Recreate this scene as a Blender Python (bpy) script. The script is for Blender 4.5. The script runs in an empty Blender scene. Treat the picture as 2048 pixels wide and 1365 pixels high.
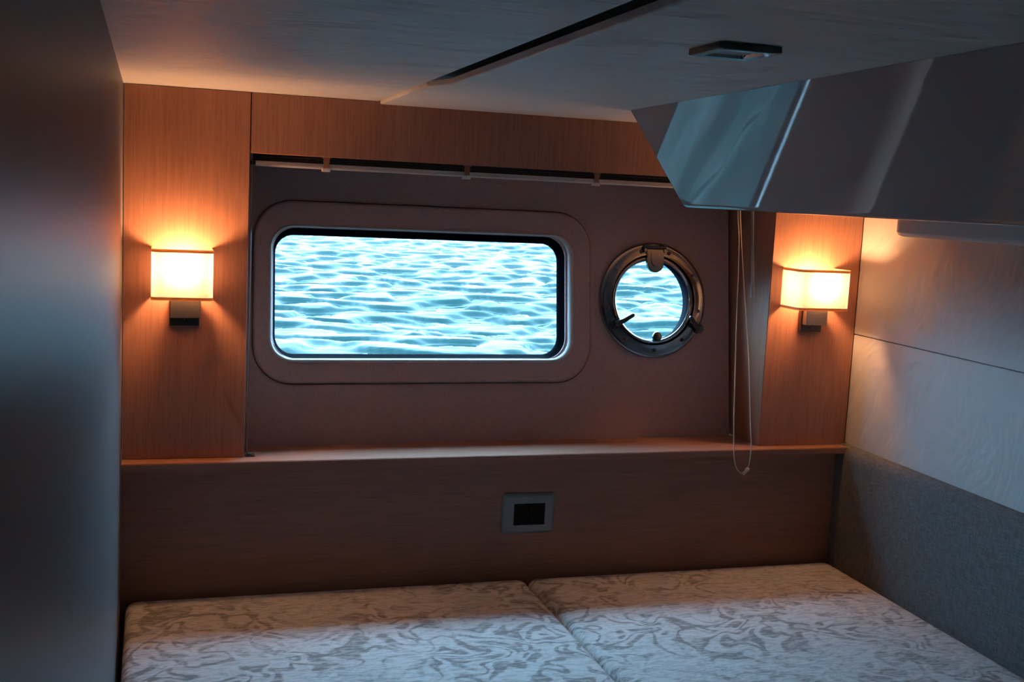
import bpy, bmesh, math, random
import numpy as np
from mathutils import Vector, Matrix
random.seed(7); rng = np.random.RandomState(11)
PI = math.pi
SC = bpy.context.scene
COL = SC.collection

# ------------------------------------------------------------------ camera
CAM = Vector((0.0606, -2.4729, 0.5916))
FWD = Vector((0.30044843, 0.94530722, -0.12698423))
RGT = Vector((0.95376087, -0.29658645, 0.0487512))
UPV = Vector((-0.00842306, 0.13575981, 0.99070597))
cd = bpy.data.cameras.new('camera')
cd.sensor_width = 36.0
cd.lens = 2281.3 / 2048 * 36.0
cd.clip_start = 0.02
cd.clip_end = 1000
cam = bpy.data.objects.new('camera', cd)
COL.objects.link(cam)
M3 = Matrix((RGT, UPV, -FWD)).transposed()
cam.matrix_world = Matrix.Translation(CAM) @ M3.to_4x4()
SC.camera = cam

# ------------------------------------------------------------------ world: overcast sky, zenith three times the horizon
SKY = 47.0
w = bpy.data.worlds.new('overcast_sky')
SC.world = w
w.use_nodes = True
nt = w.node_tree
nt.nodes.clear()
out = nt.nodes.new('ShaderNodeOutputWorld')
bg = nt.nodes.new('ShaderNodeBackground')
tc = nt.nodes.new('ShaderNodeTexCoord')
sp = nt.nodes.new('ShaderNodeSeparateXYZ')
mr = nt.nodes.new('ShaderNodeMapRange')
mr.inputs['From Min'].default_value = 0.0
mr.inputs['From Max'].default_value = 1.0
mr.inputs['To Min'].default_value = 1.0 / 3
mr.inputs['To Max'].default_value = 1.0
mu = nt.nodes.new('ShaderNodeMath'); mu.operation = 'MULTIPLY'
mu.inputs[1].default_value = SKY
bg.inputs['Color'].default_value = (0.335, 0.675, 1.0, 1)
nt.links.new(tc.outputs['Generated'], sp.inputs[0])
nt.links.new(sp.outputs['Z'], mr.inputs['Value'])
nt.links.new(mr.outputs[0], mu.inputs[0])
nt.links.new(mu.outputs[0], bg.inputs['Strength'])
nt.links.new(bg.outputs[0], out.inputs[0])

LAMP = 98.0                      # sconce bulb emission
vs = SC.view_settings
vs.view_transform = 'Standard'; vs.look = 'None'; vs.gamma = 1.0
vs.use_curve_mapping = False
vs.exposure = 0.0
SC.cycles.use_denoising = True
SC.cycles.max_bounces = 10
SC.cycles.diffuse_bounces = 6

# ------------------------------------------------------------------ materials
def S(c):
    return tuple((x / 12.92 if x <= .04045 else ((x + .055) / 1.055) ** 2.4) for x in [v / 255 for v in c]) + (1,)

class N:
    """small helper around one material's node tree"""
    def __init__(s, name):
        s.m = bpy.data.materials.new(name); s.m.use_nodes = True
        s.t = s.m.node_tree; s.t.nodes.clear()
        s.o = s.n('OutputMaterial')
    def n(s, typ, **kw):
        x = s.t.nodes.new('ShaderNode' + typ)
        for k, v in kw.items():
            if k in x.inputs: x.inputs[k].default_value = v
            else: setattr(x, k, v)
        return x
    def l(s, a, b): s.t.links.new(a, b)
    def coords(s, scale=(1, 1, 1), rot=(0, 0, 0)):
        tc = s.n('TexCoord'); mp = s.n('Mapping')
        mp.inputs['Scale'].default_value = scale; mp.inputs['Rotation'].default_value = rot
        s.l(tc.outputs['Object'], mp.inputs['Vector']); return mp.outputs[0]
    def noise(s, vec, scale, detail=3, rough=.5, dist=0.0):
        x = s.n('TexNoise'); x.inputs['Scale'].default_value = scale; x.inputs['Detail'].default_value = detail
        x.inputs['Roughness'].default_value = rough; x.inputs['Distortion'].default_value = dist
        s.l(vec, x.inputs['Vector']); return x.outputs['Fac']
    def ramp(s, fac, stops, interp='LINEAR'):
        r = s.n('ValToRGB'); r.color_ramp.interpolation = interp
        e = r.color_ramp.elements
        while len(e) < len(stops): e.new(.5)
        for q, (p, c) in zip(e, stops):
            q.position = p; q.color = c if len(c) == 4 else tuple(c) + (1,)
        s.l(fac, r.inputs[0]); return r.outputs[0]
    def math(s, op, a, b=None):
        x = s.n('Math', operation=op)
        for i, v in enumerate((a, b)):
            if v is None: continue
            if isinstance(v, (int, float)): x.inputs[i].default_value = v
            else: s.l(v, x.inputs[i])
        return x.outputs[0]
    def mix(s, fac, a, b, blend='MIX'):
        x = s.n('Mix', data_type='RGBA', blend_type=blend)
        if isinstance(fac, (int, float)): x.inputs[0].default_value = fac
        else: s.l(fac, x.inputs[0])
        for i, v in ((6, a), (7, b)):
            if isinstance(v, tuple): x.inputs[i].default_value = v if len(v) == 4 else v + (1,)
            else: s.l(v, x.inputs[i])
        return x.outputs[2]
    def bump(s, h, strength=.3, dist=.002, normal=None):
        b = s.n('Bump'); b.inputs['Strength'].default_value = strength; b.inputs['Distance'].default_value = dist
        s.l(h, b.inputs['Height'])
        if normal is not None: s.l(normal, b.inputs['Normal'])
        return b.outputs[0]
    def bsdf(s, col=None, rough=.5, metal=0.0, spec=.5, normal=None, **kw):
        p = s.n('BsdfPrincipled')
        if col is not None:
            if isinstance(col, tuple): p.inputs['Base Color'].default_value = col if len(col) == 4 else col + (1,)
            else: s.l(col, p.inputs['Base Color'])
        if isinstance(rough, (int, float)): p.inputs['Roughness'].default_value = rough
        else: s.l(rough, p.inputs['Roughness'])
        p.inputs['Metallic'].default_value = metal
        p.inputs['Specular IOR Level'].default_value = spec
        for k, v in kw.items(): p.inputs[k.replace('_', ' ')].default_value = v
        if normal is not None: s.l(normal, p.inputs['Normal'])
        s.l(p.outputs[0], s.o.inputs[0]); return p

MAT = {}
def wood(name, grain, c_dark, c_mid, c_light):
    m = N(name)
    if grain == 'z': sc1, sc2 = (95, 95, 1.6), (330, 330, 9)
    else: sc1, sc2 = (1.6, 95, 95), (9, 330, 330)
    v1 = m.coords(sc1); v2 = m.coords(sc2)
    a = m.noise(v1, 1.0, 5, .6, .25)
    b = m.noise(v2, 1.0, 2, .6)
    big = m.noise(m.coords((5, 5, .4) if grain == 'z' else (.4, 5, 5)), 1.0, 2, .5, .4)
    c = m.ramp(a, [(.25, c_dark), (.5, c_mid), (.75, c_light)])
    f = m.ramp(b, [(.36, (.78, .75, .73)), (.56, (1, 1, 1))])
    c = m.mix(.8, c, f, 'MULTIPLY')
    g = m.ramp(big, [(.3, (.86, .84, .82)), (.7, (1.06, 1.04, 1.02))])
    c = m.mix(1.0, c, g, 'MULTIPLY')
    m.bsdf(c, .42, spec=.4, normal=m.bump(b, .12, .0006))
    MAT[name] = m.m
wood('wood_upright', 'z', (.365, .172, .115), (.40, .193, .13), (.43, .212, .145))
wood('wood_level', 'x', (.365, .172, .115), (.40, .193, .13), (.43, .212, .145))


def plain(name, col, rough=.5, metal=0.0, spec=.5, grain=0.0, gs=300, **kw):
    m = N(name)
    v = m.coords((1, 1, 1))
    f = m.noise(v, gs, 3, .6)
    c = m.mix(f, tuple(x * .92 for x in col[:3]), tuple(min(1, x * 1.06) for x in col[:3]))
    m.bsdf(c, rough, metal, spec, normal=m.bump(f, grain, .0008) if grain else None, **kw)
    MAT[name] = m.m; return m.m

def vinyl(name, col, wr=.5):
    m = N(name)
    v = m.coords((1.0, 2.2, 1.6), (0, 0, .5))
    a = m.noise(v, 3.2, 3, .55, 1.2)
    v2 = m.coords((1.4, 2.6, 2.2), (0, 0, -.4))
    b = m.noise(v2, 4.0, 2, .5, .6)
    fine = m.noise(m.coords((1, 1, 1)), 420, 2, .6)
    h = m.math('ADD', m.math('MULTIPLY', a, .8), m.math('MULTIPLY', b, .35))
    n1 = m.bump(h, wr, .02)
    n2 = m.bump(fine, .15, .0008, n1)
    c = m.mix(m.noise(v, 2.0, 2, .5), tuple(x * .94 for x in col), tuple(x * 1.04 for x in col))
    m.bsdf(c, .48, spec=.4, normal=n2)
    MAT[name] = m.m
vinyl('ceiling_vinyl', (.78, .78, .77), 1.0)
vinyl('wall_vinyl', (.46, .455, .455), .5)

def weave(name, c1, c2, sx=700, rough=.9, strength=.25):
    m = N(name)
    a = m.noise(m.coords((sx, sx, sx * .12)), 1, 2, .6)
    b = m.noise(m.coords((sx * .12, sx * .12, sx)), 1, 2, .6)
    f = m.math('MULTIPLY', m.math('ADD', a, b), .5)
    c = m.mix(m.ramp(f, [(.35, (0, 0, 0)), (.65, (1, 1, 1))]), c1, c2)
    m.bsdf(c, rough, spec=.15, normal=m.bump(f, strength, .001))
    MAT[name] = m.m
weave('liner_fabric', (.45, .305, .305), (.54, .385, .38), 500, .92, .2)
weave('surround_fabric', (.47, .32, .32), (.56, .40, .395), 500, .92, .2)
weave('upholstery', (.085, .087, .09), (.165, .165, .168), 420, .9, .5)

def damask():
    m = N('damask')
    v = m.coords((1.0, 1.0, 1.0))
    vw = m.n('VectorMath', operation='ADD')
    nz = m.n('TexNoise'); nz.inputs['Scale'].default_value = 10; nz.inputs['Detail'].default_value = 1
    m.l(v, nz.inputs['Vector'])
    sc_ = m.n('VectorMath', operation='SCALE'); sc_.inputs['Scale'].default_value = .10
    m.l(nz.outputs['Color'], sc_.inputs[0])
    m.l(v, vw.inputs[0]); m.l(sc_.outputs[0], vw.inputs[1])
    a = m.noise(vw.outputs[0], 10.5, 1.2, .5, .7)
    fr = m.math('FRACT', m.math('MULTIPLY', a, 5.0))
    d = m.math('ABSOLUTE', m.math('SUBTRACT', fr, .5))
    lines = m.ramp(d, [(.12, (1, 1, 1)), (.27, (0, 0, 0))])
    gate = m.ramp(m.noise(v, 5.0, 1, .5, .3), [(.42, (.3, .3, .3)), (.56, (1, 1, 1))])
    streak = m.noise(m.coords((34, 105, 70)), 1.0, 5, .68, 1.0)
    st = m.ramp(streak, [(.44, (0, 0, 0)), (.62, (1, 1, 1))])
    lin = m.math('MULTIPLY', m.math('MULTIPLY', lines, gate), m.ramp(streak, [(.3, (.35,) * 3), (.55, (1,) * 3)]))
    f = m.math('MINIMUM', m.math('ADD', m.math('MULTIPLY', lin, .8), m.math('MULTIPLY', st, .5)), 1.0)
    c = m.mix(f, (.68, .665, .655), (.275, .255, .245))
    fine = m.noise(m.coords((1, 1, 1)), 900, 2, .6)
    h = m.math('SUBTRACT', m.math('MULTIPLY', fine, .3), m.math('MULTIPLY', f, .7))
    m.bsdf(c, .8, spec=.2, normal=m.bump(h, .3, .002))
    MAT['damask'] = m.m
damask()

plain('wall_laminate', (.15, .15, .155), .4, spec=.14, grain=.03, gs=500)
plain('gelcoat', (.37, .37, .38), .035, spec=.6, gs=3)
MAT['gelcoat'].node_tree.nodes['Principled BSDF'].inputs['Coat Weight'].default_value = .2
MAT['gelcoat'].node_tree.nodes['Principled BSDF'].inputs['Coat Roughness'].default_value = .03
plain('black_rubber', (.003, .0038, .007), .85, spec=.03)
plain('white_trim', (.58, .58, .58), .6, spec=.5)
plain('steel', (.40, .40, .41), .13, metal=1.0, gs=40)
plain('screw_steel', (.11, .11, .115), .3, metal=1.0, gs=40)
plain('bronze', (.13, .10, .095), .35, metal=1.0, gs=60)
plain('nickel', (.26, .235, .225), .38, metal=1.0, gs=60)
plain('plate_grey', (.25, .25, .255), .4, metal=.3, gs=80)
plain('black_plastic', (.006, .0065, .007), .5, spec=.12)
plain('aluminium', (.72, .74, .76), .4, metal=.2, gs=80)
plain('dark_blind', (.014, .015, .017), .8)
plain('blind_bracket', (.30, .16, .11), .5)
plain('pale_plastic', (.66, .67, .68), .3)
plain('cord_fibre', (.55, .45, .38), .85, grain=.4, gs=900)
plain('bare_ply', (.28, .23, .18), .8)
plain('floor_wood', (.16, .10, .06), .4, gs=30)
plain('lamp_white', (.56, .56, .56), .3)
plain('chrome', (.62, .64, .66), .07, metal=1.0, gs=30)
plain('chrome_dark_reflection', (.07, .06, .06), .12, metal=1.0, gs=30)  # chrome sides painted dark, in place of the dim cabin they would mirror

def glass():
    m = N('window_glass')
    fr = m.n('Fresnel', IOR=1.45)
    gl = m.n('BsdfGlossy', Roughness=.0)
    tr = m.n('BsdfTransparent', Color=(.93, .97, .97, 1))
    df = m.n('BsdfDiffuse', Color=(.8, .85, .88, 1))
    mx = m.n('MixShader'); m.l(fr.outputs[0], mx.inputs[0]); m.l(tr.outputs[0], mx.inputs[1]); m.l(gl.outputs[0], mx.inputs[2])
    # dried salt specks on the pane
    vo = m.n('TexVoronoi'); vo.inputs['Scale'].default_value = 95
    m.l(m.coords((1, 1, 1)), vo.inputs['Vector'])
    sp_ = m.ramp(vo.outputs['Distance'], [(.06, (1, 1, 1)), (.13, (0, 0, 0))])
    ga = m.ramp(m.noise(m.coords((1, 1, 1)), 7, 2, .5), [(.46, (0, 0, 0)), (.62, (1, 1, 1))])
    mx2 = m.n('MixShader'); m.l(m.math('MULTIPLY', m.math('MULTIPLY', sp_, ga), .45), mx2.inputs[0])
    m.l(mx.outputs[0], mx2.inputs[1]); m.l(df.outputs[0], mx2.inputs[2])
    m.l(mx2.outputs[0], m.o.inputs[0]); MAT['window_glass'] = m.m
    m = N('clear_plastic')
    fr = m.n('Fresnel', IOR=1.5)
    gl = m.n('BsdfGlossy', Roughness=.05)
    tr = m.n('BsdfTransparent', Color=(.8, .84, .87, 1))
    df = m.n('BsdfDiffuse', Color=(.6, .65, .7, 1))
    mx = m.n('MixShader'); m.l(fr.outputs[0], mx.inputs[0]); m.l(tr.outputs[0], mx.inputs[1]); m.l(gl.outputs[0], mx.inputs[2])
    mx2 = m.n('MixShader', Fac=.25); m.l(mx.outputs[0], mx2.inputs[1]); m.l(df.outputs[0], mx2.inputs[2])
    m.l(mx2.outputs[0], m.o.inputs[0]); MAT['clear_plastic'] = m.m
glass()

def shade(name, col, tcol, w_):
    m = N(name)
    f = m.noise(m.coords((500, 500, 60)), 1, 2, .6)
    c = m.mix(f, tuple(x * .93 for x in tcol), tcol)
    d = m.n('BsdfDiffuse', Color=col + (1,))
    t = m.n('BsdfTranslucent'); m.l(c, t.inputs['Color'])
    mx = m.n('MixShader', Fac=w_); m.l(d.outputs[0], mx.inputs[1]); m.l(t.outputs[0], mx.inputs[2])
    m.l(mx.outputs[0], m.o.inputs[0]); MAT[name] = m.m
shade('shade_fabric', (.78, .74, .68), (.62, .61, .59), .28)
shade('shade_binding', (.66, .46, .28), (.66, .42, .22), .5)
m = N('bulb_glow')
e = m.n('Emission', Color=(1.0, .48, .20, 1), Strength=LAMP * 4.0); m.l(e.outputs[0], m.o.inputs[0]); MAT['bulb_glow'] = m.m

def water():
    m = N('sea_water')
    v = m.coords((1.0, 1.6, 1.0))
    h = m.noise(v, 9.0, 3, .5)
    p = m.bsdf((.0034, .0116, .0112), .02, spec=.5, normal=m.bump(h, .12, .02), IOR=1.034)
    MAT['sea_water'] = m.m
water()

# ------------------------------------------------------------------ mesh helpers
def mesh_obj(name, verts, faces, mat, parent=None, smooth=False, angle=None):
    me = bpy.data.meshes.new(name)
    me.from_pydata([tuple(v) for v in verts], [], faces); me.update()
    return link(name, me, mat, parent, smooth, angle)
def bm_obj(name, bm, mat, parent=None, smooth=False, angle=None):
    bmesh.ops.recalc_face_normals(bm, faces=bm.faces[:])
    me = bpy.data.meshes.new(name); bm.to_mesh(me); bm.free()
    return link(name, me, mat, parent, smooth, angle)
def link(name, me, mat, parent, smooth, angle):
    o = bpy.data.objects.new(name, me); COL.objects.link(o)
    if mat: me.materials.append(MAT[mat])
    if smooth:
        for p in me.polygons: p.use_smooth = True
        if angle:
            me.set_sharp_from_angle(angle=math.radians(angle))
            wn = o.modifiers.new('weighted_normal', 'WEIGHTED_NORMAL'); wn.weight = 100; wn.keep_sharp = True
    if parent: o.parent = parent
    return o
def tag(o, label=None, cat=None, group=None, kind=None):
    if label: o['label'] = label
    if cat: o['category'] = cat
    if group: o['group'] = group
    if kind: o['kind'] = kind
    return o
def thing(name, loc, label, cat, group=None):
    o = bpy.data.objects.new(name, None); COL.objects.link(o); o.location = loc
    o.empty_display_size = .05
    return tag(o, label, cat, group)

def hexa(bm, pts):
    """pts: 8 corners, bottom 4 (ccw) then top 4"""
    v = [bm.verts.new(p) for p in pts]
    for f in ((3, 2, 1, 0), (4, 5, 6, 7), (0, 1, 5, 4), (1, 2, 6, 5), (2, 3, 7, 6), (3, 0, 4, 7)):
        bm.faces.new([v[i] for i in f])
    return v
def boxbm(x0, x1, y0, y1, z0, z1, bev=0.0, seg=2):
    bm = bmesh.new()
    hexa(bm, [(x0, y0, z0), (x1, y0, z0), (x1, y1, z0), (x0, y1, z0), (x0, y0, z1), (x1, y0, z1), (x1, y1, z1), (x0, y1, z1)])
    if bev:
        bmesh.ops.bevel(bm, geom=bm.edges[:], offset=bev, segments=seg, affect='EDGES', profile=.5)
    return bm
def box(name, mat, x0, x1, y0, y1, z0, z1, bev=0.0, seg=2, parent=None):
    return bm_obj(name, boxbm(x0, x1, y0, y1, z0, z1, bev, seg), mat, parent, smooth=bev > 0, angle=50)
def prism(name, mat, poly, a0, a1, axis='z', bev=0.0, seg=2, parent=None, smooth=False):
    """extrude a 2-D polygon along an axis; poly coords are the other two axes in order"""
    def P(p, a):
        return {'z': (p[0], p[1], a), 'y': (p[0], a, p[1]), 'x': (a, p[0], p[1])}[axis]
    bm = bmesh.new()
    A = [bm.verts.new(P(p, a0)) for p in poly]; B = [bm.verts.new(P(p, a1)) for p in poly]
    n = len(poly)
    bm.faces.new(A); bm.faces.new(B[::-1])
    for i in range(n):
        bm.faces.new((A[i], B[i], B[(i + 1) % n], A[(i + 1) % n]))
    if bev: bmesh.ops.bevel(bm, geom=bm.edges[:], offset=bev, segments=seg, affect='EDGES', profile=.5)
    return bm_obj(name, bm, mat, parent, smooth=smooth or bev > 0, angle=45)
def tube_bm(bm, path, r, seg=10, closed=False, r_fn=None):
    path = [Vector(p) for p in path]; n = len(path); rings = []
    prev = None
    for i, p in enumerate(path):
        if closed: t = path[(i + 1) % n] - path[i - 1]
        else: t = path[min(i + 1, n - 1)] - path[max(i - 1, 0)]
        t.normalize()
        a = prev if prev is not None else (Vector((0, 0, 1)) if abs(t.z) < .9 else Vector((1, 0, 0)))
        x = t.cross(a).normalized(); y = x.cross(t).normalized(); prev = y
        rr = r_fn(i / (n - 1)) if r_fn else r
        rings.append([bm.verts.new(p + (x * math.cos(k * 2 * PI / seg) + y * math.sin(k * 2 * PI / seg)) * rr) for k in range(seg)])
    m = n if closed else n - 1
    for i in range(m):
        A, B = rings[i], rings[(i + 1) % n]
        for k in range(seg): bm.faces.new((A[k], A[(k + 1) % seg], B[(k + 1) % seg], B[k]))
    if not closed: bm.faces.new(rings[0][::-1]); bm.faces.new(rings[-1])
def tube(name, mat, path, r, seg=10, parent=None, r_fn=None):
    bm = bmesh.new(); tube_bm(bm, path, r, seg, r_fn=r_fn)
    return bm_obj(name, bm, mat, parent, smooth=True, angle=60)
def rrect(x0, x1, z0, z1, r, n=10):
    pts = []
    for cx, cz, a0 in ((x1 - r, z1 - r, 0), (x0 + r, z1 - r, 90), (x0 + r, z0 + r, 180), (x1 - r, z0 + r, 270)):
        for k in range(n + 1):
            a = math.radians(a0 + 90 * k / n); pts.append((cx + r * math.cos(a), cz + r * math.sin(a)))
    return pts
def ring_strip(bm, loops, close=True):
    L = [[bm.verts.new(p) for p in lp] for lp in loops]
    for A, B in zip(L, L[1:]):
        n = len(A)
        for i in range(n): bm.faces.new((A[i], A[(i + 1) % n], B[(i + 1) % n], B[i]))
    return L

# hull side: the wall leans outwards with height
WN = Vector((.017, -1, .16)).normalized()          # normal into the cabin
WU = Vector((1, .017, 0)).normalized()
WV = WU.cross(WN).normalized()
if WV.z < 0: WV = -WV
def W(x, z, d=0.0):
    return Vector((x, .115 + .017 * x + .16 * z, z)) + WN * d
def wall_x(y): return 1.752 + .0145 * y            # cabin side wall on the right
def ceil_z(y): return .7775 - .011 * y

# ------------------------------------------------------------------ the setting
def structure(o): o['kind'] = 'structure'; return o

structure(box('floor', 'floor_wood', -.95, 1.9, -3.35, .06, -.90, -.86))
# ceiling: dark deck above, two padded panels below
ce = structure(box('ceiling', 'bare_ply', -.95, 1.9, -3.35, .42, .87, .90))
def ceil_panel(plan, dz, thick, bev):
    bm = bmesh.new()
    A = [bm.verts.new((x, y, ceil_z(y) - dz)) for x, y in plan]
    B = [bm.verts.new((x, y, ceil_z(y) - dz + thick)) for x, y in plan]
    n = len(plan)
    f0 = bm.faces.new(A); bm.faces.new(B[::-1])
    for i in range(n): bm.faces.new((A[i], B[i], B[(i + 1) % n], A[(i + 1) % n]))
    bm.normal_update()
    eds = [e for e in f0.edges]
    bmesh.ops.bevel(bm, geom=eds, offset=bev, segments=3, affect='EDGES', profile=.5)
    bmesh.ops.triangulate(bm, faces=[f for f in bm.faces if len(f.verts) > 4])
    return bm_obj('ceiling_panel', bm, 'ceiling_vinyl', ce, smooth=True, angle=40)
ceil_panel([(-.92, .222), (-.92, -3.3), (.522, -3.3), (.522, .240)], 0, .03, .002)
right_plan = [(.5235, .241), (.5235, -.40)]
for k in range(1, 9):
    t = k / 8; right_plan.append((.5235 + .030 * (t * t * (3 - 2 * t)), -.40 - .11 * t))
right_plan += [(.5535, -3.3), (1.78, -3.3), (1.78, .262)]
ceil_panel(right_plan, .006, .011, .003)

# left partition (smooth laminate), beside which the camera stands
wl = structure(box('wall_left', 'wall_laminate', -.035, 0.0, -2.03, -.001, -.86, .8105, .004, 2))
# the rest of the cabin outside the picture
structure(box('wall_passage', 'wall_laminate', -.95, -.92, -3.3, .06, -.86, .80))
structure(box('wall_back', 'wall_laminate', -.95, 1.9, -3.35, -3.31, -.86, .85))

# right wall: two vinyl panels with a fine joint
wr = bpy.data.objects.new('wall_right', None); COL.objects.link(wr); wr['kind'] = 'structure'
def rpanel(z0, z1, name='wall_panel', back=.03, mat='wall_vinyl', bev=.0015):
    bm = bmesh.new()
    y0, y1 = -3.3, .0
    a0, a1 = wall_x(y0), wall_x(y1)
    hexa(bm, [(a0, y0, z0), (a0 + back, y0, z0), (a1 + back, y1, z0), (a1, y1, z0), (a0, y0, z1), (a0 + back, y0, z1), (a1 + back, y1, z1), (a1, y1, z1)])
    bmesh.ops.bevel(bm, geom=bm.edges[:], offset=bev, segments=2, affect='EDGES')
    return bm_obj(name, bm, mat, wr, smooth=True, angle=40)
rpanel(.2855, .80); rpanel(-.86, .2835)
bm = bmesh.new()
hexa(bm, [(wall_x(-3.3) + .031, -3.3, -.86), (1.9, -3.3, -.86), (1.9, .3, -.86), (wall_x(0) + .031, .3, -.86),
          (wall_x(-3.3) + .031, -3.3, .86), (1.9, -3.3, .86), (1.9, .3, .86), (wall_x(0) + .031, .3, .86)])
bm_obj('wall_backing', bm, 'bare_ply', wr)

# hull side wall with two openings
CX, CZ = 1.2765, .342
PR_HOLE = .112
def disc(r, n=64, d=0.0, c=None):
    o = W(CX, CZ, d)
    return [o + WU * (r * math.cos(2 * PI * k / n)) + WV * (r * math.sin(2 * PI * k / n)) for k in range(n)]
def wrr(x0, x1, z0, z1, r, d, n=10):
    return [W(x, z, d) for x, z in rrect(x0, x1, z0, z1, r, n)]
WIN_HOLE = (.322, 1.038, .194, .492, .052)
def sheet(bm, outer, holes, flip=False):
    loops = []
    for lp in [outer] + holes:
        vs_ = [bm.verts.new(p) for p in lp]
        loops.append(vs_)
    eds = []
    for vs_ in loops:
        for i in range(len(vs_)): eds.append(bm.edges.new((vs_[i], vs_[(i + 1) % len(vs_)])))
    bmesh.ops.triangle_fill(bm, use_beauty=True, use_dissolve=False, edges=eds)
    return loops
def holed_slab(name, mat, outer_fn, hole_fns, d0, d1, parent=None, cap_back=True):
    bm = bmesh.new()
    F = sheet(bm, outer_fn(d1), [h(d1) for h in hole_fns])
    B = sheet(bm, outer_fn(d0), [h(d0) for h in hole_fns])
    for A, C in zip(F, B):
        n = len(A)
        for i in range(n): bm.faces.new((A[i], A[(i + 1) % n], C[(i + 1) % n], C[i]))
    return bm_obj(name, bm, mat, parent, smooth=True, angle=30)
SX = (.278, 1.104, .137, .553)          # outline of the padded window surround
wf = structure(holed_slab('wall_far', 'liner_fabric',
    lambda d: [W(x, z, d) for x, z in ((-.94, -.03), (1.4975, -.03), (1.4975, .868), (-.94, .868))],
    [lambda d: wrr(SX[0] - .0026, SX[1] + .0026, SX[2] - .0026, SX[3] + .0026, .0906, d), lambda d: disc(PR_HOLE, 64, d)], -.045, 0.0))
lower = structure(box('wall_far_lower', 'wood_level', -.94, 1.88, 0.0, .045, -.86, -.016))
structure(box('light_seal_board', 'wood_level', -.94, 1.88, .0455, .135, -.06, -.0165))  # unseen board added to stop daylight leaking in below the hull wall
# wooden panels around the recess
pl = structure(box('trim_1', 'wood_upright', .001, .2513, 0.0, .104, .0005, .7765, .0012))
va = structure(prism('trim_2', 'wood_upright', [(.2535, .652), (1.5025, .652), (1.5025, .7708), (.5228, .7708), (.5228, .7768), (.2535, .7768)], .001, .019, 'y', .0012))
pr = structure(prism('trim_3', 'wood_upright', [(1.5045, 0.0), (1.751, 0.0), (1.751, .12), (1.514, .12), (1.514, .0013), (1.5045, .0013)], .0005, .770, 'z', .0004))
# dark side cheek of the recess, from the right pillar out to the hull
def yw(z): return W(1.505, z, -.0445).y
bm = bmesh.new()
hexa(bm, [(1.5035, .0015, .0005), (1.5135, .0015, .0005), (1.5135, yw(0), .0005), (1.5035, yw(0), .0005),
          (1.5035, .0015, .768), (1.5135, .0015, .768), (1.5135, yw(.768), .768), (1.5035, yw(.768), .768)])
structure(bm_obj('trim_4', bm, 'wood_upright'))
bm = bmesh.new()
hexa(bm, [(.2313, .1045, .0005), (.2513, .1045, .0005), (.2513, yw(0) - .066, .0005), (.2313, yw(0) - .066, .0005),
          (.2313, .1045, .768), (.2513, .1045, .768), (.2513, yw(.768) - .066, .768), (.2313, yw(.768) - .066, .768)])
structure(bm_obj('trim_5', bm, 'wood_upright'))

# shelf (ledge) with a darker front lip
shf = thing('ledge_shelf', (.87, 0, -.0155), 'long wooden ledge shelf running under the window and porthole', 'shelf')
def shelf_part(name, mat, ya, yb, yc, yd):
    sh = bmesh.new()
    hexa(sh, [(.001, ya, -.0155), (1.742, yb, -.0155), (1.742, yc, -.0155), (.001, yd, -.0155),
              (.001, ya, 0), (1.742, yb, 0), (1.742, yc, 0), (.001, yd, 0)])
    bmesh.ops.bevel(sh, geom=sh.edges[:], offset=.0012, segments=2, affect='EDGES')
    o = bm_obj(name, sh, mat, None, True, 45)
    o.parent = shf; o.matrix_parent_inverse = Matrix.Translation(-shf.location)
shelf_part('shelf_board', 'wood_level', -.0398, -.0328, .125, .10)
shelf_part('edge_strip', 'wood_level', -.0455, -.0385, -.033, -.040)

# ------------------------------------------------------------------ window_1
w1 = bpy.data.objects.new('window_1', None); COL.objects.link(w1); w1['kind'] = 'structure'; w1.location = W(.68, .19)
def put(o, root):
    """keep world position while parenting to a moved empty"""
    o.parent = root; o.matrix_parent_inverse = Matrix.Translation(-root.location); return o
def sub(o, part):
    """make o a piece of a part (the part's world matrix is the identity)"""
    o.parent = part; o.matrix_parent_inverse = Matrix.Identity(4); return o
def win_loops(rects): return [wrr(*r[:5], r[5]) for r in rects]
# padded surround
bm = bmesh.new()
prof = [(0, -.045), (0, -.004), (0, .004), (.0015, .0075), (.004, .0095), (.008, .0105)]
loops = [wrr(SX[0] + i, SX[1] - i, SX[2] + i, SX[3] - i, .088 - i, d) for i, d in prof]
loops.append(wrr(.312, 1.058, .185, .4975, .056, .0105))
loops += [wrr(*WIN_HOLE, .0040), wrr(*WIN_HOLE, -.045), loops[0]]
ring_strip(bm, loops)
put(bm_obj('surround', bm, 'surround_fabric', None, True, 60), w1)
# pale frame
def wl_(x0, x1, z0, z1, r, d): return wrr(x0, x1, z0, z1, r, d)
bm = bmesh.new()
o_ = (.3115, 1.0585, .1845, .498)
ring_strip(bm, [wl_(o_[0], o_[1], o_[2], o_[3], .057, .010), wl_(o_[0] + .001, o_[1] - .001, o_[2] + .001, o_[3] - .001, .056, .0135),
                wl_(o_[0] + .004, o_[1] - .006, o_[2] + .004, o_[3] - .003, .053, .0150), wl_(o_[0] + .0075, o_[1] - .013, o_[2] + .008, o_[3] - .0045, .049, .0125),
                wl_(o_[0] + .008, o_[1] - .016, o_[2] + .0095, o_[3] - .005, .048, .004)])
put(bm_obj('window_frame', bm, 'white_trim', None, True, 60), w1)
bm = bmesh.new()
ring_strip(bm, [wl_(.3192, 1.0430, .1935, .4935, .049, .0055), wl_(.3205, 1.0405, .1955, .4915, .048, .0020), wl_(.3225, 1.030, .1990, .4880, .047, -.006),
                wl_(.3275, 1.0235, .2035, .4790, .043, -.010), wl_(.3290, 1.0220, .2050, .4770, .042, -.016), wl_(.315, 1.045, .188, .497, .05, -.0165)])
put(bm_obj('seal', bm, 'black_rubber', None, True, 50), w1)
bm = bmesh.new()
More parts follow.
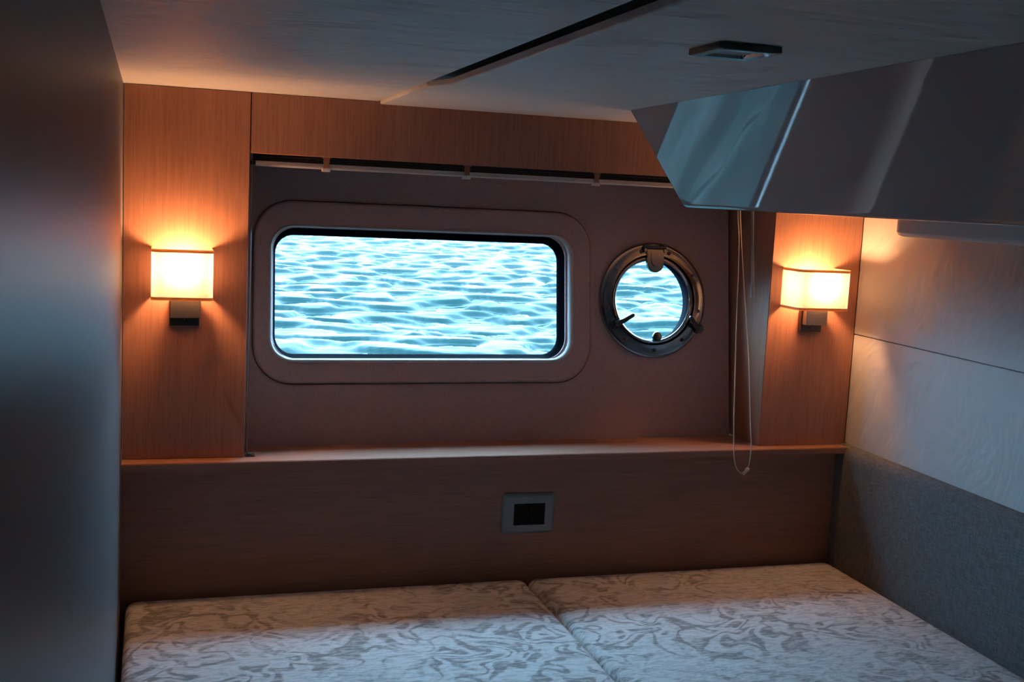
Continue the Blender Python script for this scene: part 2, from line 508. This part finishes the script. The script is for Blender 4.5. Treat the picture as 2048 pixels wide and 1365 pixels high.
bm.faces.new([bm.verts.new(p) for p in wl_(.3175, 1.0425, .190, .495, .049, -.0150)])
put(bm_obj('pane', bm, 'window_glass'), w1)

bm = bmesh.new()
ring_strip(bm, [wl_(.3228, 1.0372, .1948, .4912, .0515, -.0168), wl_(.3228, 1.0372, .1948, .4912, .0515, -.046), wl_(.31, 1.05, .182, .504, .06, -.0462)])
put(bm_obj('reveal', bm, 'black_rubber', None, True, 50), w1)
bm = bmesh.new()      # bottom of the groove round the padded surround
ring_strip(bm, [wrr(SX[0] - .006, SX[1] + .006, SX[2] - .006, SX[3] + .006, .094, -.011), wrr(SX[0] + .006, SX[1] - .006, SX[2] + .006, SX[3] - .006, .082, -.011)])
bm_obj('groove_bottom', bm, 'liner_fabric', wf)
bm = bmesh.new()      # hull skin behind the open gap at the liner's edge
ring_strip(bm, [[W(x, z, d) for x, z in ((1.44, -.03), (1.88, -.03), (1.88, .868), (1.44, .868))] for d in (-.0455, -.07)])
for d in (-.0455, -.07): bm.faces.new([bm.verts.new(W(x, z, d)) for x, z in ((1.44, -.03), (1.88, -.03), (1.88, .868), (1.44, .868))])
bm_obj('hull_skin', bm, 'bare_ply', wf)

# ------------------------------------------------------------------ window_2: round porthole
w2 = bpy.data.objects.new('window_2', None); COL.objects.link(w2); w2['kind'] = 'structure'; w2.location = W(CX, CZ - .147)
def lathe(name, mat, prof, n=72, parent=None, c=(CX, CZ)):
    bm = bmesh.new()
    o = W(*c)
    ring_strip(bm, [[o + WN * d + WU * (r * math.cos(2 * PI * k / n)) + WV * (r * math.sin(2 * PI * k / n)) for k in range(n)] for r, d in prof])
    return put(bm_obj(name, bm, mat, None, True, 38), parent)
ring = lathe('flange', 'steel', [(.1475, -.002), (.1475, .006), (.1455, .0105), (.1415, .0125), (.1375, .0128), (.134, .0122), (.121, .0122), (.118, .0135), (.1155, .0135), (.1145, .010), (.1145, -.02)], parent=w2)
lathe('gasket', 'black_rubber', [(.1145, .004), (.1095, .004), (.1095, -.02)], parent=w2)
sash = lathe('sash', 'steel', [(.1118, -.010), (.1118, .0085), (.110, .0105), (.1065, .011), (.1035, .0085), (.1018, .005)], parent=w2)
bm = bmesh.new(); bm.faces.new([bm.verts.new(p) for p in disc(.1007, 64, -.006)])
put(bm_obj('pane', bm, 'window_glass'), w2)
lathe('reveal', 'black_rubber', [(.1020, .0052), (.1008, .001), (.1008, -.0052), (.1008, -.0115), (.1085, -.013), (.1110, -.046), (.125, -.0462)], parent=w2)
for a in (-16, 19.5, 59, 102, 142.5, 180, 218.7, 260, 305.5):
    t = math.radians(a)
    c = W(CX, CZ, .0122) + WU * (.1275 * math.sin(t)) + WV * (.1275 * math.cos(t))
    bm = bmesh.new()
    n = 14
    ring_strip(bm, [[c + WN * d + WU * (r * math.cos(2 * PI * k / n)) + WV * (r * math.sin(2 * PI * k / n)) for k in range(n)] for r, d in ((.0052, .0002), (.0046, .0018), (.0026, .0024), (.0024, .0008), (.0003, .0006))])
    sub(bm_obj('screw', bm, 'screw_steel', None, True, 40), ring)
def wprism(name, mat, pts, d0, d1, c, parent, bev=.0015):
    """outline in (u,v) metres around the porthole centre, extruded along the wall normal"""
    bm = bmesh.new(); o = W(*c)
    A = [bm.verts.new(o + WU * u + WV * v + WN * d0) for u, v in pts]; B = [bm.verts.new(o + WU * u + WV * v + WN * d1) for u, v in pts]
    n = len(pts); bm.faces.new(A[::-1]); top = bm.faces.new(B)
    for i in range(n): bm.faces.new((A[i], A[(i + 1) % n], B[(i + 1) % n], B[i]))
    if bev: bmesh.ops.bevel(bm, geom=list(top.edges), offset=bev, segments=2, affect='EDGES')
    return put(bm_obj(name, bm, mat, None, True, 45), parent)
# hinge: shield-shaped leaf and its pin
def shield(w_, v1, v0):
    pts = [(-w_, v1), (-w_, v0 + w_ * 1.1)]
    for k in range(1, 12):
        a = PI + PI * k / 12; pts.append((w_ * math.cos(a), v0 + w_ * 1.1 + w_ * 1.1 * math.sin(a)))
    pts += [(w_, v0 + w_ * 1.1), (w_, v1)]
    return pts[::-1] if False else pts
hg = wprism('hinge_leaf', 'steel', [(u, v) for u, v in shield(.0235, .132, .070)], .009, .0185, (CX + .003, CZ), w2)
wprism('hinge_boss', 'steel', [(u, v) for u, v in shield(.0135, .124, .084)], .0180, .0205, (CX + .003, CZ), w2, .0012).parent = hg
bpy.data.objects['hinge_boss'].matrix_parent_inverse = Matrix.Identity(4)
bm = bmesh.new(); o_ = W(CX, CZ, .0185) + WV * .1335
tube_bm(bm, [o_ - WU * .0285, o_ - WU * .02, o_ + WU * .026, o_ + WU * .0305], .0058, 14)
put(bm_obj('hinge_pin', bm, 'screw_steel', None, True, 60), w2)
for s in (-1, 1):
    wprism('hinge_lug', 'steel', [(s * .0275 - .0035, .122), (s * .0275 + .0035, .122), (s * .0275 + .0035, .139), (s * .0275 - .0035, .139)], .0118, .0225, (CX + .001, CZ), w2, .001)
# two clamp levers with pivot bosses, and the pull knob
for (px, pz, tip) in ((-.108, -.0615, (.043, .024)), (.1245, -.0715, (-.034, .031))):
    c = (CX + px, CZ + pz)
    n = 20
    bs = wprism('clamp_boss', 'screw_steel', [(.0125 * math.cos(2 * PI * k / n), .0125 * math.sin(2 * PI * k / n)) for k in range(n)], .011, .021, c, w2)
    bm = bmesh.new(); o_ = W(*c, .021)
    p0 = o_; p1 = o_ + WU * (tip[0] * .45) + WV * (tip[1] * .35) + WN * .006; p2 = o_ + WU * tip[0] + WV * tip[1] + WN * .016
    path = [p0.lerp(p1, t) for t in (0, .5)] + [p1.lerp(p2, t) for t in (0, .35, .7, .92, 1)]
    rad = [.0075, .007, .0062, .0056, .0052, .0046, .002]
    tube_bm(bm, path, .006, 12, r_fn=lambda t: rad[min(6, int(round(t * 6)))])
    put(bm_obj('clamp_lever', bm, 'screw_steel', None, True, 60), w2)
    wprism('clamp_bolt', 'steel', [(.005 * math.cos(2 * PI * k / 12), .005 * math.sin(2 * PI * k / 12)) for k in range(12)], .021, .0285, c, w2, .001)
c = (CX + .006, CZ - .0925)
lathe('knob', 'screw_steel', [(.004, -.004), (.004, .010), (.0115, .0125), (.0130, .0165), (.0120, .0205), (.0070, .0225), (.0005, .0228)], 28, w2, c)

# ------------------------------------------------------------------ overhead moulded box (glossy gelcoat)
def box_profile(y):
    zt = ceil_z(y) - .0065
    k = (1.1186 - .9805) / (.78 - .5831)
    xt = .9805 + (.78 - zt) * k
    return [(xt, zt), (1.1186, .5831), (wall_x(y) - .001, .5795), (wall_x(y) - .001, zt)]
bm = bmesh.new()
YS = [-.2783, -2.75]
A, B = [[bm.verts.new((x, y, z)) for x, z in box_profile(y)] for y in YS]
bm.faces.new(A[::-1]); bm.faces.new(B)
for i in range(4): bm.faces.new((A[i], A[(i + 1) % 4], B[(i + 1) % 4], B[i]))
bm.edges.ensure_lookup_table()
eds = [e for e in bm.edges if (e.verts[0] in (A[1], B[1]) and e.verts[1] in (A[1], B[1]))]
eds += [e for e in bm.edges if all(v in A for v in e.verts) and not any(v is A[3] for v in e.verts)]
bmesh.ops.bevel(bm, geom=eds, offset=.010, segments=5, affect='EDGES', profile=.5)
tag(bm_obj('overhead_box', bm, 'gelcoat', None, True, 30), 'large glossy grey moulded box hanging from the ceiling, mirroring the window', 'ceiling box')

# ------------------------------------------------------------------ sconces
def sconce(cx, y0, x0, x1, z0, z1, plate, block, label, depth=.082, skew=0.0):
    root = thing('wall_sconce', (cx, y0, plate[2]), label, 'wall lamp', 'pair of warm wall lamps beside the window')
    L = Vector((cx, y0, plate[2]))
    def loc(o): return put(o, root)
    r = .014
    pts = [(x0, y0 - .0005)]
    for (ax, a0) in ((x0 + r, 180), (x1 - r, 270)):
        for k in range(9):
            a = math.radians(a0 + 90 * k / 8); pts.append((ax + r * math.cos(a), y0 - depth + r + r * math.sin(a)))
    pts.append((x1, y0 - .0005))
    def band(name, mat, za, zb, off, th):
        bm = bmesh.new()
        ctr = Vector(((x0 + x1) / 2, y0 - depth / 2))
        def offs(o):
            q = []
            for i, p in enumerate(pts):
                a = Vector(pts[max(i - 1, 0)]); b = Vector(pts[min(i + 1, len(pts) - 1)]); t = (b - a).normalized()
                nrm = Vector((t.y, -t.x))
                if nrm.dot(Vector(p) - ctr) < 0: nrm = -nrm
                q.append(Vector(p) + nrm * o)
            return q
        P, Q = offs(off), offs(off - th)
        rows = [[bm.verts.new((p.x, p.y, z)) for p in lst] for lst, z in ((P, za), (P, zb), (Q, zb), (Q, za))]
        n = len(pts)
        for A_, B_ in zip(rows, rows[1:] + rows[:1]):
            for i in range(n - 1): bm.faces.new((A_[i], A_[i + 1], B_[i + 1], B_[i]))
        for i in (0, n - 1): bm.faces.new([rw[i] for rw in rows])
        return loc(bm_obj(name, bm, mat, None, True, 40))
    def skin(name, mat, za, zb, off):          # single fabric skin so that the light passes once
        bm = bmesh.new()
        n = len(pts)
        a_ = [bm.verts.new((p[0], p[1], za)) for p in pts]; b_ = [bm.verts.new((p[0], p[1], zb)) for p in pts]
        for i in range(n - 1): bm.faces.new((a_[i], a_[i + 1], b_[i + 1], b_[i]))
        return loc(bm_obj(name, bm, mat, None, True, 40))
    sk = skin('lamp_shade', 'shade_fabric', z0 + .002, z1 - .002, 0)
    for za in (z0, z1 - .0065): sub(band('binding', 'shade_binding', za, za + .0065, .0009, .0018), sk)
    wp = loc(box('wall_plate', 'bronze', plate[0], plate[1], y0 - .012, y0, plate[2], plate[3], .0015))
    loc(box('arm_block', 'nickel', block[0], block[1], y0 - .030, y0 - .0125, block[2], block[3], .0015))
    bm = bmesh.new(); c = Vector(((plate[0] + plate[1]) / 2, y0 - .012, plate[2] + .010))
    tube_bm(bm, [c, c + Vector((0, -.005, .002)), c + Vector((0, -.010, .006))], .0022, 10)
    sub(bm_obj('switch', bm, 'chrome', None, True, 60), wp)
    bx = (x0 + x1) / 2
    hz = z1 - .036
    lh = loc(tube('lamp_holder', 'nickel', [(bx, y0 - .045, block[3]), (bx, y0 - .045, hz - .019)], .0065, 14))
    bm = bmesh.new()
    bmesh.ops.create_uvsphere(bm, u_segments=12, v_segments=8, radius=.0175)
    for v in bm.verts: v.co = Vector((bx, y0 - .045, hz)) + Vector((v.co.x, v.co.y, v.co.z * 1.15))
    sub(bm_obj('bulb', bm, 'bulb_glow', None, True), lh)
    return root
sconce(.117, 0.0, .0565, .1775, .3465, .4500, (.0925, .1535, .2865, .340), (.0955, .1560, .3050, .3465),
       'lit fabric box wall lamp on the wide wooden panel beside the dark partition')
sconce(1.606, 0.0, 1.5355, 1.6775, .3500, .4490, (1.589, 1.648, .2900, .345), (1.592, 1.652, .3085, .350),
       'lit fabric box wall lamp on the narrow wooden pillar by the pull cord')

# ------------------------------------------------------------------ blind in the top of the recess
bl = thing('pleated_blind', (.88, .04, .627), 'raised dark pleated blind with pale rail across the top of the window recess', 'blind')
put(box('headrail', 'black_plastic', .2545, 1.502, .026, .058, .659, .676, .001), bl)
for k in range(5):
    z = .6385 + k * .0040
    put(box('pleat', 'dark_blind', .262, 1.498, .0285 + .0012 * (k % 2), .056, z, z + .0032, .0005, 1), bl)
rail = put(prism('bottom_rail', 'aluminium', [(.0225, .6265), (.058, .6265), (.058, .6375), (.0255, .6375), (.0255, .6318), (.0225, .6308)], .266, 1.496, 'x', .0007), bl)
for bx in (.4145, .7285, 1.040):
    b = put(prism('bracket', 'blind_bracket', [(.0205, .6520), (.0205, .630), (.0222, .630), (.0222, .6520)], bx - .006, bx + .006, 'x', .0004), bl)
    sub(prism('bracket_fork', 'blind_bracket', [(bx - .011, .6520), (bx + .011, .6520), (bx + .006, .6480), (bx + .0075, .6420), (bx - .0075, .6420), (bx - .006, .6480)], .0185, .0205, 'y'), b)
    sub(box('clip', 'pale_plastic', bx - .009, bx + .009, .0200, .032, .6215, .6295, .0015), b)
put(tube('guide_wire', 'steel', [(.2585, .024, .6360), (.2585, .020, .3), (.2585, .016, .006)], .0009, 6), bl)
put(box('end_cap', 'black_plastic', .2555, .2655, .024, .052, .6285, .6365, .001), bl)
gf = thing('wire_anchor', (.263, .010, 0.0), 'small steel anchor screwed to the shelf at the wide wooden panel', 'wire anchor')
put(box('base', 'screw_steel', .2545, .2745, .002, .019, 0.0, .0022, .0006), gf)
put(tube('post', 'steel', [(.2585, .014, .002), (.2585, .015, .008)], .0028, 10), gf)
put(tube('screw_head', 'steel', [(.2700, .0065, .002), (.2700, .0065, .0052)], .0032, 12), gf)

# pull cord loop and clear wand
def smooth_path(pts, n=8):
    P = [Vector(p) for p in pts]; P = [P[0] * 2 - P[1]] + P + [P[-1] * 2 - P[-2]]; out_ = []
    for i in range(1, len(P) - 2):
        for k in range(n):
            t = k / n; a, b, c, d = P[i - 1], P[i], P[i + 1], P[i + 2]
            out_.append(.5 * ((2 * b) + (c - a) * t + (2 * a - 5 * b + 4 * c - d) * t * t + (3 * b - a - 3 * c + d) * t ** 3))
    out_.append(P[-2]); return out_
pc = thing('pull_cord', (1.43, -.055, -.055), 'thin beige looped pull cord with knot hanging over the shelf edge', 'cord')
cp = [(1.4185, .038, .6258), (1.4165, .030, .570), (1.4160, .012, .490), (1.4085, -.018, .300), (1.4035, -.046, .100), (1.4040, -.0545, .030), (1.4085, -.0560, -.015), (1.4165, -.0560, -.040), (1.4275, -.0560, -.0515), (1.4385, -.0560, -.0525),
      (1.4455, -.0560, -.0440), (1.4510, -.0560, -.0250), (1.4520, -.0555, .020), (1.4495, -.050, .060), (1.4425, -.024, .240), (1.4310, .006, .420), (1.4225, .024, .545), (1.4215, .038, .6258)]
put(tube('cord', 'cord_fibre', smooth_path(cp), .0013, 7), pc)
kb = bmesh.new()
tube_bm(kb, [(1.4345, -.0565, -.0560), (1.4375, -.0565, -.0535), (1.4425, -.0565, -.0490), (1.4465, -.0565, -.0440), (1.4490, -.0565, -.0400)], .004, 10, r_fn=lambda t: [.003, .0050, .0040, .0056, .0032][int(round(t * 4))])
put(bm_obj('knot', kb, 'cord_fibre', None, True, 70), pc)
wd = thing('blind_wand', (1.47, .03, .37), 'clear plastic blind wand hanging beside the pull cord', 'blind wand')
put(tube('rod', 'clear_plastic', [(1.4505, .030, .6250), (1.4565, .030, .569), (1.4715, .030, .400)], .0042, 8), wd)
put(tube('grip', 'clear_plastic', [(1.4712, .030, .402), (1.4738, .030, .370)], .0066, 8), wd)

# ------------------------------------------------------------------ switch plate
sw = thing('wall_socket', (.906, -.0005, -.198), 'grey wall plate with black sockets on the wood below the shelf', 'socket plate')
bm = bmesh.new()
def pr_(x0, x1, z0, z1, r, y): return [(x, y, z) for x, z in rrect(x0, x1, z0, z1, r, 5)]
ring_strip(bm, [pr_(.842, .970, -.1975, -.1000, .006, -.0003), pr_(.842, .970, -.1975, -.1000, .006, -.0030), pr_(.8455, .9665, -.1935, -.1035, .005, -.0068), pr_(.8500, .9620, -.1890, -.1080, .004, -.0078),
                pr_(.8695, .9465, -.1765, -.1240, .0015, -.0078), pr_(.8700, .9460, -.1760, -.1245, .001, -.0035)])
put(bm_obj('plate_frame', bm, 'plate_grey', None, True, 40), sw)
for xa in (.8705, .9085):
    put(box('socket_module', 'black_plastic', xa, xa + .0370, -.0062, -.0003, -.1757, -.1248, .0010), sw)

# ------------------------------------------------------------------ berth
bb = thing('berth_platform', (.87, -.65, -.859), 'plain wooden berth base under the two cushions', 'bed base')
put(box('side_board', 'wood_level', .004, 1.700, -1.295, -1.275, -.859, -.4405), bb)
put(box('top_board', 'wood_level', .004, 1.700, -1.274, -.002, -.4600, -.4400), bb)
for xa in (.004, .84, 1.680): put(box('leg_board', 'wood_level', xa, xa + .02, -1.273, -.003, -.859, -.461), bb)
def cushion(x0, x1, label):
    """rounded slab with softly crowned top"""
    y0, y1, z0, z1 = -1.30, -.006, -.4395, -.3040
    r, rc = .020, .022
    cx, cy, hx, hy = (x0 + x1) / 2, (y0 + y1) / 2, (x1 - x0) / 2, (y1 - y0) / 2
    def loop(ins, z):
        return [(x, y, z) for x, y in rrect(x0 + ins, x1 - ins, y0 + ins, y1 - ins, max(rc - ins * .5, .004), 6)]
    lp = [loop(.010, z0), loop(.002, z0 + .010), loop(0, z0 + .03), loop(0, z1 - r)]
    for k in range(1, 7):
        a = PI / 2 * k / 6; lp.append(loop(r * (1 - math.cos(a)), z1 - r + r * math.sin(a)))
    for ins, dz in ((.06, .0012), (.14, .002), (.26, .0025)): lp.append(loop(r + ins, z1 + dz))
    if x1 > 1.5:      # follows the slightly skewed side wall
        lp = [[(x + .0145 * y * (x - x0) / (x1 - x0), y, z) for x, y, z in l_] for l_ in lp]
    bm = bmesh.new(); L = ring_strip(bm, lp)
    bm.faces.new(L[-1]); bm.faces.new(L[0][::-1])
    o = bm_obj('berth_cushion', bm, 'damask', None, True, 60)
    tag(o, label, 'mattress', 'cream damask berth cushions')
    return o
cushion(.010, .9035, 'pale damask berth cushion lying against the dark partition')
cushion(.9080, 1.7265, 'pale damask berth cushion lying against the grey upholstered side panel')
# upholstered panel along the right wall
bm = bmesh.new()
prof = [(0, -.4395), (-.019, -.4395), (-.0225, -.430), (-.0235, -.40), (-.0235, -.030), (-.0215, -.014), (-.0165, -.003), (-.009, .003), (-.0005, .0045)]
ys = [-.0015 - .06 * k for k in range(34)]
rows = [[bm.verts.new((wall_x(y) - .0008 + dx, y, z)) for dx, z in prof] for y in ys]
for A, B in zip(rows, rows[1:]):
    n = len(prof)
    for i in range(n): bm.faces.new((A[i], A[(i + 1) % n], B[(i + 1) % n], B[i]))
bm.faces.new(rows[0]); bm.faces.new(rows[-1][::-1])
tag(bm_obj('side_cushion', bm, 'upholstery', None, True, 50), 'long grey upholstered panel along the side wall above the cushion', 'padded panel')

# ------------------------------------------------------------------ lamps that are off
ll = thing('linear_lamp', (1.70, -.8, .545), 'long pale tube lamp, switched off, under the overhead box', 'strip lamp')
bm = bmesh.new()
xa = lambda y: wall_x(y) - .118
pf = [(0, .5790), (0, .553), (.004, .546), (.012, .5425), (.050, .5425), (.060, .546), (.064, .553), (.064, .5790)]
yy = [(-.295, .012), (-.298, .005), (-.305, .0015), (-.315, 0), (-1.60, 0), (-1.612, .004), (-1.62, .012)]
rows = []
for y, ins in yy:
    rows.append([bm.verts.new((xa(y) + (px if .004 < px < .06 else (px + ins if px <= .004 else px - ins)), y, max(pz, .5425 + ins) if pz < .578 else pz)) for px, pz in pf])
for A, B in zip(rows, rows[1:]):
    n = len(pf)
    for i in range(n): bm.faces.new((A[i], A[(i + 1) % n], B[(i + 1) % n], B[i]))
bm.faces.new(rows[0]); bm.faces.new(rows[-1][::-1])
put(bm_obj('diffuser', bm, 'lamp_white', None, True, 50), ll)

zc = ceil_z(-1.14) - .006
sl = thing('spot_lamp', (.74, -1.179, zc), 'small square chrome ceiling spot lamp, switched off', 'ceiling lamp')
zb = .7755
bm = bmesh.new()
sq = lambda i, z: [(x, y, z) for x, y in rrect(.6985 + i, .7825 - i, -1.2225 + i, -1.1355 - i, .003, 4)]
ring_strip(bm, [sq(0, zc - .0005), sq(0, zb + .0012), sq(.0012, zb + .0005)])
hs = put(bm_obj('housing', bm, 'chrome_dark_reflection', None, True, 40), sl)
bm = bmesh.new(); ring_strip(bm, [sq(.0008, zb + .0006), sq(.0014, zb), sq(.014, zb), sq(.016, zb + .004)])
sub(bm_obj('bezel', bm, 'chrome', None, True, 40), hs)
bm = bmesh.new(); bm.faces.new([bm.verts.new(p) for p in sq(.0155, zb + .004)])
sub(bm_obj('lens', bm, 'pale_plastic'), hs)

# ------------------------------------------------------------------ the sea outside
WL = -.62
ysr = [.75]
while ysr[-1] < 75: ysr.append(ysr[-1] + max(.035, .0045 * ysr[-1]))
ysr = np.array(ysr)
xsr = np.arange(-6, 30, .065)
X, Y = np.meshgrid(xsr, ysr)
Z = np.zeros_like(X); DX = np.zeros_like(X)
def swell(n, l0, g, spread, mean, slope):
    H = np.zeros_like(X)
    for i in range(n):
        lam = l0 * g ** i; k = 2 * PI / lam
        th = rng.normal(mean, spread) + PI / 2
        H += slope * lam / (2 * PI) * rng.uniform(.6, 1.3) * np.sin(k * (math.cos(th) * X + math.sin(th) * Y) + rng.uniform(0, 2 * PI))
    return H / math.sqrt(n / 2)
n1 = swell(30, .29, 1.04, .72, .1, 1.0) / .062
Z = .030 * np.clip(n1, -.75, .55) + swell(10, 1.6, 1.12, .7, 0, .06) + swell(14, .16, 1.06, .5, 0, .035)
fade = np.clip((ysr - .75) / 1.0, 0, 1)[:, None]
Z = WL + Z * fade
nv = X.size
co = np.stack([X, Y, Z], -1).reshape(-1, 3)
ny, nx = X.shape
idx = np.arange(nv).reshape(ny, nx)
q = np.stack([idx[:-1, :-1], idx[:-1, 1:], idx[1:, 1:], idx[1:, :-1]], -1).reshape(-1, 4)
me = bpy.data.meshes.new('sea')
me.vertices.add(nv); me.vertices.foreach_set('co', co.astype(np.float32).ravel())
me.loops.add(q.size); me.loops.foreach_set('vertex_index', q.astype(np.int32).ravel())
me.polygons.add(len(q)); me.polygons.foreach_set('loop_start', np.arange(0, q.size, 4, dtype=np.int32))
me.polygons.foreach_set('use_smooth', np.ones(len(q), dtype=bool))
me.update(calc_edges=True)
sea = link('sea', me, 'sea_water', None, False, None)
tag(sea, 'rippled teal sea seen through the window and porthole', 'sea', kind='stuff')
bm = bmesh.new()
for x0, x1, y0, y1 in ((-400, 400, .09, 600),):
    bm.faces.new([bm.verts.new(p) for p in ((x0, y0, WL - .25), (x1, y0, WL - .25), (x1, y1, WL - .25), (x0, y1, WL - .25))])
bm_obj('far_sea', bm, 'sea_water', sea)
